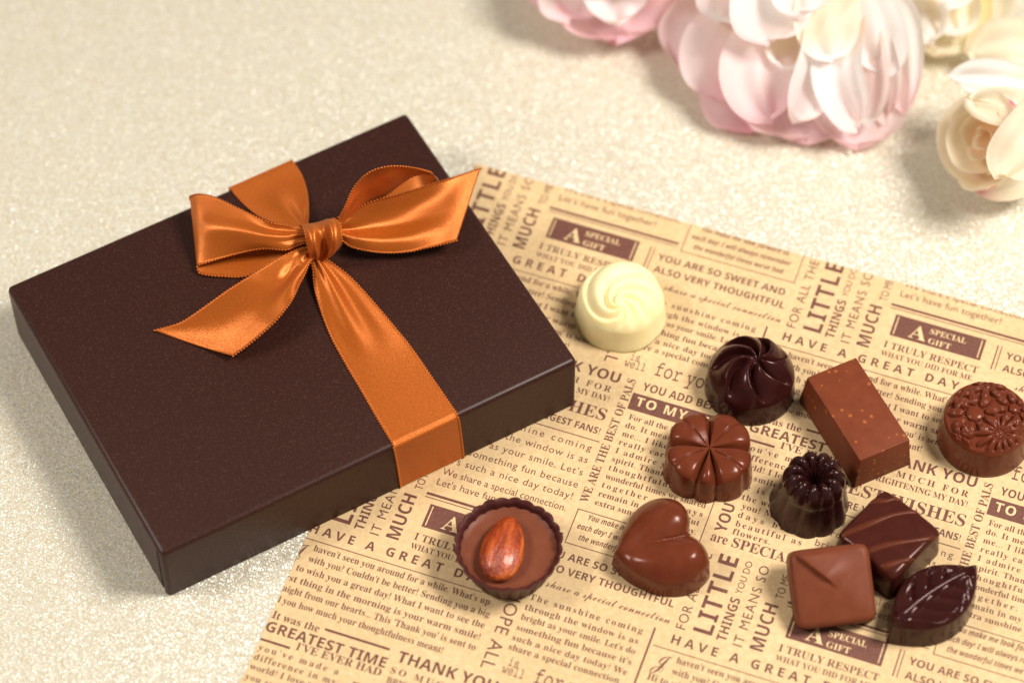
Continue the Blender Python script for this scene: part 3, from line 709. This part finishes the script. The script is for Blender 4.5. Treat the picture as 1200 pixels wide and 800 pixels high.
alm.data.from_pydata(Vl.tolist(), [], grid_faces(na, nb, True)); alm.data.polygons.foreach_set('use_smooth', [True] * len(alm.data.polygons)); alm.data.materials.append(MT['almond'])
alm.parent = cup; alm.location = (Vector((ac.x, ac.y, 1.20 + ZP)) - cup.location / S) * S; alm.rotation_euler = (0, 0, ang)

def sq_out(hw, hh, n=5.0):
    return lambda th: 1 / ((np.abs(np.cos(th)) / hw)**n + (np.abs(np.sin(th)) / hh)**n)**(1 / n)
# striped square
cs = [at(1034, 573, 1.1), at(1103, 621.5, 1.1), at(1049, 684, 1.1), at(981.5, 628.5, 1.1)]
c4 = sum(cs, Vector()) / 4; e1 = (cs[1] - cs[0] + cs[2] - cs[3]); e2 = (cs[0] - cs[3] + cs[1] - cs[2])
srot = math.atan2(e1.y, e1.x); hw, hh = e1.length / 4 * 1.0, e2.length / 4 * 1.0
stri = empty('striped_chocolate', (c4.x, c4.y, ZP + .004))
tag(stri, 'dark square chocolate with diagonal milk chocolate stripes, behind the leaf', 'chocolate', CH)
def ztop_str(x, y): return 1.18 + .16 * (1 - np.clip((x / hw)**2 + (y / hh)**2, 0, 2) / 2)
sqo = sq_out(hw, hh, 12.0)
def top(x, y, s, th): return ztop_str(x, y) - edge_round(s, .86, .16)
polar('body', c4.x, c4.y, sqo, top, MT['semi'], parent=stri, nth=200, nr=50, flare=.06, rot=srot)
def stripe(P0, P1, bend):
    """drizzled band over the top from local point P0 to P1, running down the walls a little"""
    V = []; n, m = 44, 9; d = np.array(P1) - np.array(P0); nn = np.array([-d[1], d[0]]) / np.hypot(*d); wv = .105
    ca, sa = math.cos(srot), math.sin(srot)
    for i in range(n):
        t = i / (n - 1); c = np.array(P0) + d * t + nn * bend * math.sin(math.pi * t) + nn * .02 * math.sin(9 * t + P0[0] * 5)
        for j in range(m):
            a = (j / (m - 1) * 2 - 1); q = c + nn * a * wv * (1 + .15 * math.sin(7 * t)); rad = np.hypot(*q); tq = np.arctan2(q[1], q[0]); ss = rad / float(sqo(np.array([tq]))[0])
            if ss <= 1: z = float(ztop_str(q[0], q[1]) - edge_round(np.array([ss]), .86, .16)[0])
            else: z = 1.0 - (ss - 1) * 9; q = q / ss * 1.008
            z = z + .075 * math.sqrt(max(0, 1 - a * a)) - .014
            V.append((c4.x + q[0] * ca - q[1] * sa, c4.y + q[0] * sa + q[1] * ca, z + ZP + .004))
    mesh_obj('stripe', V, grid_faces(n, m), MT['drizzle'], stri)
def loc(px, py, z=1.25):
    q = at(px, py, z) - c4; ca, sa = math.cos(-srot), math.sin(-srot); return (q.x * ca - q.y * sa, q.x * sa + q.y * ca)
for a, b, bd in (((1017, 588), (1056, 584), -.03), ((987, 628), (1080, 598.5), .10), ((1003, 652), (1104, 630), .10), ((1022, 668), (1085, 655), .06)):
    stripe(loc(*a), loc(*b), bd)

# low pyramid square leaning on the striped one
q_tl, q_tr, q_br, q_bl = at(925, 645, 1.55), at(1018, 634, 1.75), at(1029, 727, .62), at(932, 738, .50)
c4p = (q_tl + q_tr + q_br + q_bl) / 4; ex = (q_tr - q_tl + q_br - q_bl); ey = (q_tl - q_bl + q_tr - q_br)
hw2, hh2 = ex.length / 4 * .99, ey.length / 4 * .99
nz = ex.cross(ey).normalized(); exn = ex.normalized(); eyn = nz.cross(exn)
fr = Matrix((exn, eyn, nz)).transposed()
hp = .80
def top(x, y, s, th):
    a = 1 - np.abs(x) / hw2; b = 1 - np.abs(y) / hh2
    k = 7; py = -np.log(np.exp(-k * a) + np.exp(-k * b)) / k
    dg_ = (x + y) * .7071; al = (y - x) * .7071            # across and along the crease from the upper left corner
    on = smooth01((al + .22) / .60) * (1 - smooth01((s - .80) / .18))
    step = .17 * smooth01((dg_ + .06) / .12) * np.exp(-(np.maximum(0, dg_) / .62)**2) * on
    return hp + .22 * np.maximum(py, -.05) + step - edge_round(s, .84, .16)
cb = c4p - nz * (hp - .06)
o = polar('creased_chocolate', cb.x, cb.y, sq_out(hw2, hh2, 9.0), top, MT['milk2'], nth=200, nr=60, flare=.03, frame=[tuple(r) for r in fr], z0=cb.z)
tag(o, 'matt milk chocolate square with one diagonal crease, leaning on the striped square', 'chocolate', CH)

# leaf
l0, l1 = at(1041, 752, .9), at(1143, 681, 1.05); lc = at(1090, 716, .95); d_ = l1 - l0; lrot = math.atan2(d_.y, d_.x); hl = d_.length / 2
lb = at(1091, 718, 0); LWD = .98
def lout(th):
    c, s_ = np.cos(th), np.sin(th)
    # lens: |y| = W(1-|x/h|^1.7)
    lo, hi = np.zeros_like(th), np.full_like(th, 3.0)
    for _ in range(40):
        mid = (lo + hi) / 2; ins = np.abs(mid * s_) < LWD * (1 - np.minimum(1, np.abs(mid * c / hl))**2.1)
        lo = np.where(ins, mid, lo); hi = np.where(ins, hi, mid)
    return lo
def top(x, y, s, th):
    yc = y - .20 * (1 - (x / hl)**2) + .05
    rib = .20 * np.exp(-(np.abs(yc) / .15)**2.4)
    up_ = np.abs(yc); ph = (x - up_ * .75 - .25 * up_**2 + .12) / .62
    saw = (ph % 1.0); ved = .15 * np.where(saw < .85, np.sin(np.pi / 2 * saw / .85), 1 - smooth01((saw - .85) / .15))
    return .98 + rib * (1 - smooth01((s - .93) / .07)) + (ved * smooth01((up_ - .06) / .2)) * (1 - smooth01((s - .76) / .17)) + .10 * smooth01((s - .7) / .2) - edge_round(s, .88, .15)
o = polar('leaf_chocolate', lb.x, lb.y, lout, top, MT['dark'], nth=400, nr=110, flare=.05, rot=lrot)
tag(o, 'dark chocolate leaf with a raised midrib and slanting veins, lowest at right', 'chocolate', CH)

# ------------------------------------------------------------------ flowers
WHT, CRM, PNK, DPK, PCH, YEL, BLS = (.93, .89, .86), (.93, .84, .66), (.94, .67, .69), (.91, .55, .60), (.93, .73, .52), (.93, .85, .48), (.93, .78, .75)
def lerp(a, b, t): return tuple(np.array(a) * (1 - t) + np.array(b) * t)
def petal(parent, base, mid, tip, W, cup=.2, roll=0., c0=CRM, c1=WHT, c2=BLS, ruff=.13, curl=.22, sharp=.5, seed=0):
    n, m = 26, 45; pts = crom(np.array([tuple(at(*base)), tuple(at(*mid)), tuple(at(*tip))]), n)
    tan = np.gradient(pts, axis=0); tan /= np.linalg.norm(tan, axis=1, keepdims=True)
    W = W * 1.10; V, C = [], []; R_ = random.Random(seed * 31 + 5); f1, f2 = R_.uniform(0, 6), R_.uniform(0, 6)
    for i in range(n):
        t = i / (n - 1); T_ = Vector(tan[i]); sd = T_.cross(-fw).normalized(); nr_ = sd.cross(T_).normalized()
        if nr_.dot(-fw) < 0: nr_ = -nr_
        rq = Matrix.Rotation(roll, 3, T_); sd = rq @ sd; nr_ = rq @ nr_
        tt = t**.85; w = W * (.18 * (1 - t) + max(0., (math.sin(math.pi * min(1, tt * .5 + .06)) )) * (max(0, 1 - tt**5))**(sharp + .02))
        for j in range(m):
            a = j / (m - 1) * 2 - 1
            q = Vector(pts[i]) + sd * a * w / 2 + nr_ * (cup * a * a * (W / 2) + ruff * t * t * math.sin(4.2 * a + f1) + ruff * .6 * t * math.sin(7.5 * a + f2) + curl * max(0, t - .72)**2 * 6 + .010 * t * (1 - a * a) * math.sin(11 * a + f1 + 1.5 * t))
            q = q + Vector(tan[-1]) * (ruff * 1.2 * t**4 * math.sin(5 * a + f2) - .14 * W * a * a * t * t * 0)
            if q.z < .03: q.z = .03 + .01 * t
            V.append(tuple(q))
            e = smooth01(np.array((max(t, .35 + .6 * abs(a) * t) - .68) / .32))
            c = lerp(lerp(c0, c1, float(smooth01(np.array(t / .5)))), c2, float(e)); C.append(c)
    F = grid_faces(n, m)
    o = mesh_obj('petal', V, F, MT['petal'], parent, cols=C); return o
peo = empty('peony', at(935, -20, 0))
tag(peo, 'large ruffled silk peony in blush pink and white, at the top edge', 'flower', 'silk flowers along the top edge')
PE = [  # base, mid, tip, width, cup, roll, colours
 ((920, 40, .7), (868, 100, .8), (878, 153, .10), 2.6, .15, 0, PNK, PNK, DPK), ((950, 40, 1.2), (940, 110, 1.0), (945, 166, .15), 4.0, .25, 0, PCH, PNK, PNK),
 ((985, 40, 1.2), (1003, 110, 1.0), (1003, 173, .15), 3.2, .3, 0, PCH, BLS, PNK), ((890, 20, 1.2), (835, 45, 1.2), (803, 84, .3), 3.2, .3, .2, PCH, BLS, PNK),
 ((905, 10, 2.0), (848, 55, 1.9), (852, 116, .8), 2.7, -.1, 0, PCH, BLS, PNK), ((930, 10, 2.3), (885, 75, 2.2), (903, 141, 1.0), 2.3, .2, 0, CRM, BLS, PNK),
 ((955, 10, 2.7), (955, 70, 2.6), (924, 138, 1.5), 1.9, .5, -.5, CRM, WHT, BLS), ((935, 20, 2.4), (925, 50, 2.3), (912, 85, 2.0), 1.6, .3, 0, PCH, CRM, WHT),
 ((1000, 10, 2.7), (985, 80, 2.6), (1008, 147, 1.3), 1.7, .5, .4, PCH, WHT, BLS), ((1010, 10, 2.5), (1022, 80, 2.2), (1020, 145, .9), 1.5, .5, .5, PCH, BLS, WHT),
 ((1010, 0, 2.8), (1035, 60, 2.2), (1044, 140, .7), 1.5, .4, .7, PCH, WHT, BLS), ((1015, -20, 3.0), (1052, 25, 2.6), (1063, 131, .9), 1.5, .3, .3, WHT, WHT, PNK),
 ((1000, -30, 3.4), (1022, 25, 3.2), (1042, 84, 2.0), 1.9, .3, .2, WHT, WHT, WHT), ((940, -50, 3.4), (905, 0, 3.9), (900, 48, 3.0), 2.6, .3, 0, CRM, WHT, BLS),
 ((980, -40, 3.4), (968, 15, 3.6), (974, 71, 2.7), 2.1, .3, 0, PCH, CRM, WHT), ((910, -50, 3.2), (858, -10, 3.2), (843, 23, 2.5), 2.0, .3, 0, CRM, BLS, WHT),
 ((960, -60, 3.8), (940, -20, 4.3), (935, 20, 3.7), 2.0, .4, 0, CRM, WHT, BLS), ((900, -40, 2.0), (840, -30, 1.8), (800, 20, .7), 2.6, .3, 0, CRM, BLS, PNK),
 ((960, -60, 3.0), (990, -110, 3.4), (1010, -140, 2.6), 3.0, .3, 0, CRM, WHT, BLS), ((930, -60, 3.0), (910, -120, 3.2), (890, -150, 2.0), 3.2, .3, 0, CRM, WHT, BLS),
 ((1000, -50, 3.0), (1050, -60, 2.8), (1085, -30, 1.4), 3.0, .3, 0, CRM, WHT, BLS), ((890, -50, 2.6), (840, -80, 2.4), (800, -70, 1.2), 3.0, .3, 0, CRM, BLS, PNK),
 ((985, 15, 2.0), (1010, 70, 1.7), (1050, 110, .5), 2.4, .3, .3, PCH, PCH, PNK)]
for i, a in enumerate(PE): petal(peo, a[0], a[1], a[2], a[3], a[4], a[5], a[6], a[7], a[8], seed=i)
peo2 = empty('peony', at(720, -70, 0))
tag(peo2, 'pink silk peony mostly cut off by the top edge, left of the large one', 'flower', 'silk flowers along the top edge')
P2 = [((720, -60, 1.6), (712, -10, 1.4), (722, 52, .5), 3.6, .3, 0, BLS, PNK, DPK), ((740, -60, 2.0), (748, -20, 1.9), (738, 40, 1.0), 2.6, .25, .1, BLS, PNK, PNK), ((730, -60, 2.6), (722, -20, 2.5), (724, 28, 1.8), 2.2, .3, 0, CRM, WHT, BLS),
 ((760, -50, 2.0), (775, -10, 1.8), (771, 33, 1.0), 1.0, .4, .3, PCH, PCH, BLS), ((770, -50, 1.6), (790, 0, 1.3), (786, 58, .4), 1.0, .3, .2, PNK, PNK, DPK), ((680, -60, 1.8), (650, -20, 1.5), (638, 5, .7), 2.2, .3, 0, BLS, PNK, PNK),
 ((690, -60, 2.2), (672, -10, 2.0), (668, 20, 1.3), 2.2, .3, 0, CRM, BLS, PNK), ((720, -90, 3.0), (700, -50, 3.4), (696, -12, 2.8), 2.6, .3, 0, CRM, WHT, BLS), ((750, -90, 3.0), (760, -50, 3.4), (762, -8, 2.6), 2.4, .3, 0, CRM, WHT, BLS),
 ((700, -90, 2.6), (650, -100, 2.4), (615, -70, 1.2), 3.0, .3, 0, CRM, BLS, PNK), ((720, -100, 2.8), (720, -150, 2.6), (720, -190, 1.2), 3.4, .3, 0, CRM, BLS, PNK), ((760, -90, 2.6), (800, -110, 2.4), (830, -90, 1.2), 3.0, .3, 0, CRM, BLS, PNK)]
for i, a in enumerate(P2): petal(peo2, a[0], a[1], a[2], a[3], a[4], a[5], a[6], a[7], a[8], seed=i + 40)
yr = empty('rose', at(1105, -10, 0))
tag(yr, 'pale yellow silk rose at the top edge, right of the large peony', 'flower', 'silk flowers along the top edge')
Y2 = [((1100, -40, 1.2), (1105, 10, 1.2), (1095, 64, .4), 3.0, .5, 0, YEL, YEL, CRM), ((1110, -40, 1.5), (1135, 5, 1.4), (1150, 40, .6), 2.6, .4, 0, YEL, CRM, WHT), ((1090, -40, 2.0), (1080, 5, 1.9), (1092, 50, 1.2), 1.7, .3, 0, CRM, WHT, WHT),
 ((1115, -40, 2.0), (1120, 0, 2.0), (1128, 40, 1.3), 1.7, .4, .3, YEL, CRM, WHT), ((1080, -30, 1.0), (1072, 10, .9), (1070, 58, .3), 1.4, .3, -.3, YEL, PCH, YEL), ((1100, -60, 2.6), (1110, -30, 2.8), (1110, 12, 2.3), 2.0, .4, 0, YEL, CRM, WHT),
 ((1100, -60, 1.6), (1060, -60, 1.6), (1040, -30, .6), 2.6, .4, 0, YEL, CRM, WHT), ((1110, -70, 1.8), (1120, -120, 1.6), (1120, -150, .6), 3.0, .3, 0, YEL, CRM, WHT), ((1130, -60, 1.4), (1170, -50, 1.2), (1190, -30, .5), 2.4, .3, 0, YEL, CRM, WHT)]
for i, a in enumerate(Y2): petal(yr, a[0], a[1], a[2], a[3], a[4], a[5], a[6], a[7], a[8], seed=i + 70)
# cream rose: nested cups opening towards the left front
ros = empty('rose', at(1165, 185, 0))
tag(ros, 'cream silk rosebud with magenta flecked petal tips, at the right edge', 'flower', 'silk flowers along the top edge')
axis = Vector((-.74, -.36, .57)).normalized(); rc0 = at(1178, 166, 2.0)
ea = axis.cross(Vector((0, 0, 1))).normalized(); eb = axis.cross(ea)
def shell(r, h0, h1, a0, a1, lean, c0, c1, c2, seed, lip=.12, fleck=False):
    r *= 1.32; h0 *= 1.2; h1 *= 1.15
    n, m = 24, 28; V, C = [], []; R_ = random.Random(seed); f1 = R_.uniform(0, 6)
    for i in range(n):
        t = i / (n - 1)
        for j in range(m):
            b = j / (m - 1); a = math.radians(a0 + (a1 - a0) * b); k = 1 - abs(2 * b - 1)**3
            rr = r * (.35 + .65 * math.sin(min(1, t * 1.25) * math.pi / 2)) + lean * t + lip * max(0, t - .8)**2 * 14
            h = h0 + (h1 - h0) * t * (.55 + .45 * k) + .04 * t * math.sin(5 * b * 3 + f1)
            q = rc0 + ea * rr * math.cos(a) + eb * rr * math.sin(a) + axis * h
            if q.z < .03: q.z = .03
            V.append(tuple(q)); e = float(smooth01(np.array((t - .6) / .4)))
            c = lerp(lerp(c0, c1, min(1, t / .6)), c2, e)
            if fleck and t > .86 and (abs(b - .5) < .04 or abs(b - .40) < .02): c = (.82, .06, .30)
            C.append(c)
    mesh_obj('petal', V, grid_faces(n, m), MT['petal'], ros, cols=C)
for q in [(.22, .2, 1.15, 0, 220, 0, PCH, PCH, CRM, 1), (.26, .2, 1.15, 180, 400, 0, PCH, PCH, CRM, 2), (.50, .1, 1.30, 60, 260, .0, PCH, PCH, CRM, 3), (.56, .1, 1.34, 220, 430, .0, PCH, PCH, CRM, 4),
          (.80, -.1, 1.45, -20, 170, .0, PCH, CRM, CRM, 5), (.86, -.1, 1.40, 130, 310, .0, PCH, CRM, CRM, 6), (.90, -.1, 1.42, 260, 400, .0, PCH, CRM, CRM, 7)]:
    shell(*q)
shell(1.14, -.4, 1.36, -40, 120, .04, PCH, CRM, CRM, 8, .10); shell(1.22, -.4, 1.26, 80, 230, .04, PCH, CRM, CRM, 9, .10, True); shell(1.20, -.4, 1.2, 200, 340, .05, YEL, CRM, WHT, 10, .10, True)
for i, a in enumerate([((1230, 100, 3.2), (1170, 92, 3.3), (1119, 89, 3.0), 1.2, .25, 0, CRM, WHT, WHT), ((1230, 60, 1.4), (1185, 55, 1.6), (1138, 62, .8), 1.9, .3, 0, YEL, CRM, CRM),
          ((1235, 130, 3.4), (1190, 130, 3.9), (1136, 122, 3.5), 1.3, .3, .3, PCH, CRM, CRM), ((1240, 110, 3.6), (1205, 160, 3.9), (1168, 204, 3.0), 2.0, .35, -.2, PCH, CRM, CRM), ((1235, 180, 1.4), (1190, 205, 1.3), (1140, 212, .7), 1.5, .4, 0, YEL, CRM, (.90, .45, .55))]):
    petal(ros, a[0], a[1], a[2], a[3], a[4], a[5], a[6], a[7], a[8], seed=i + 90)
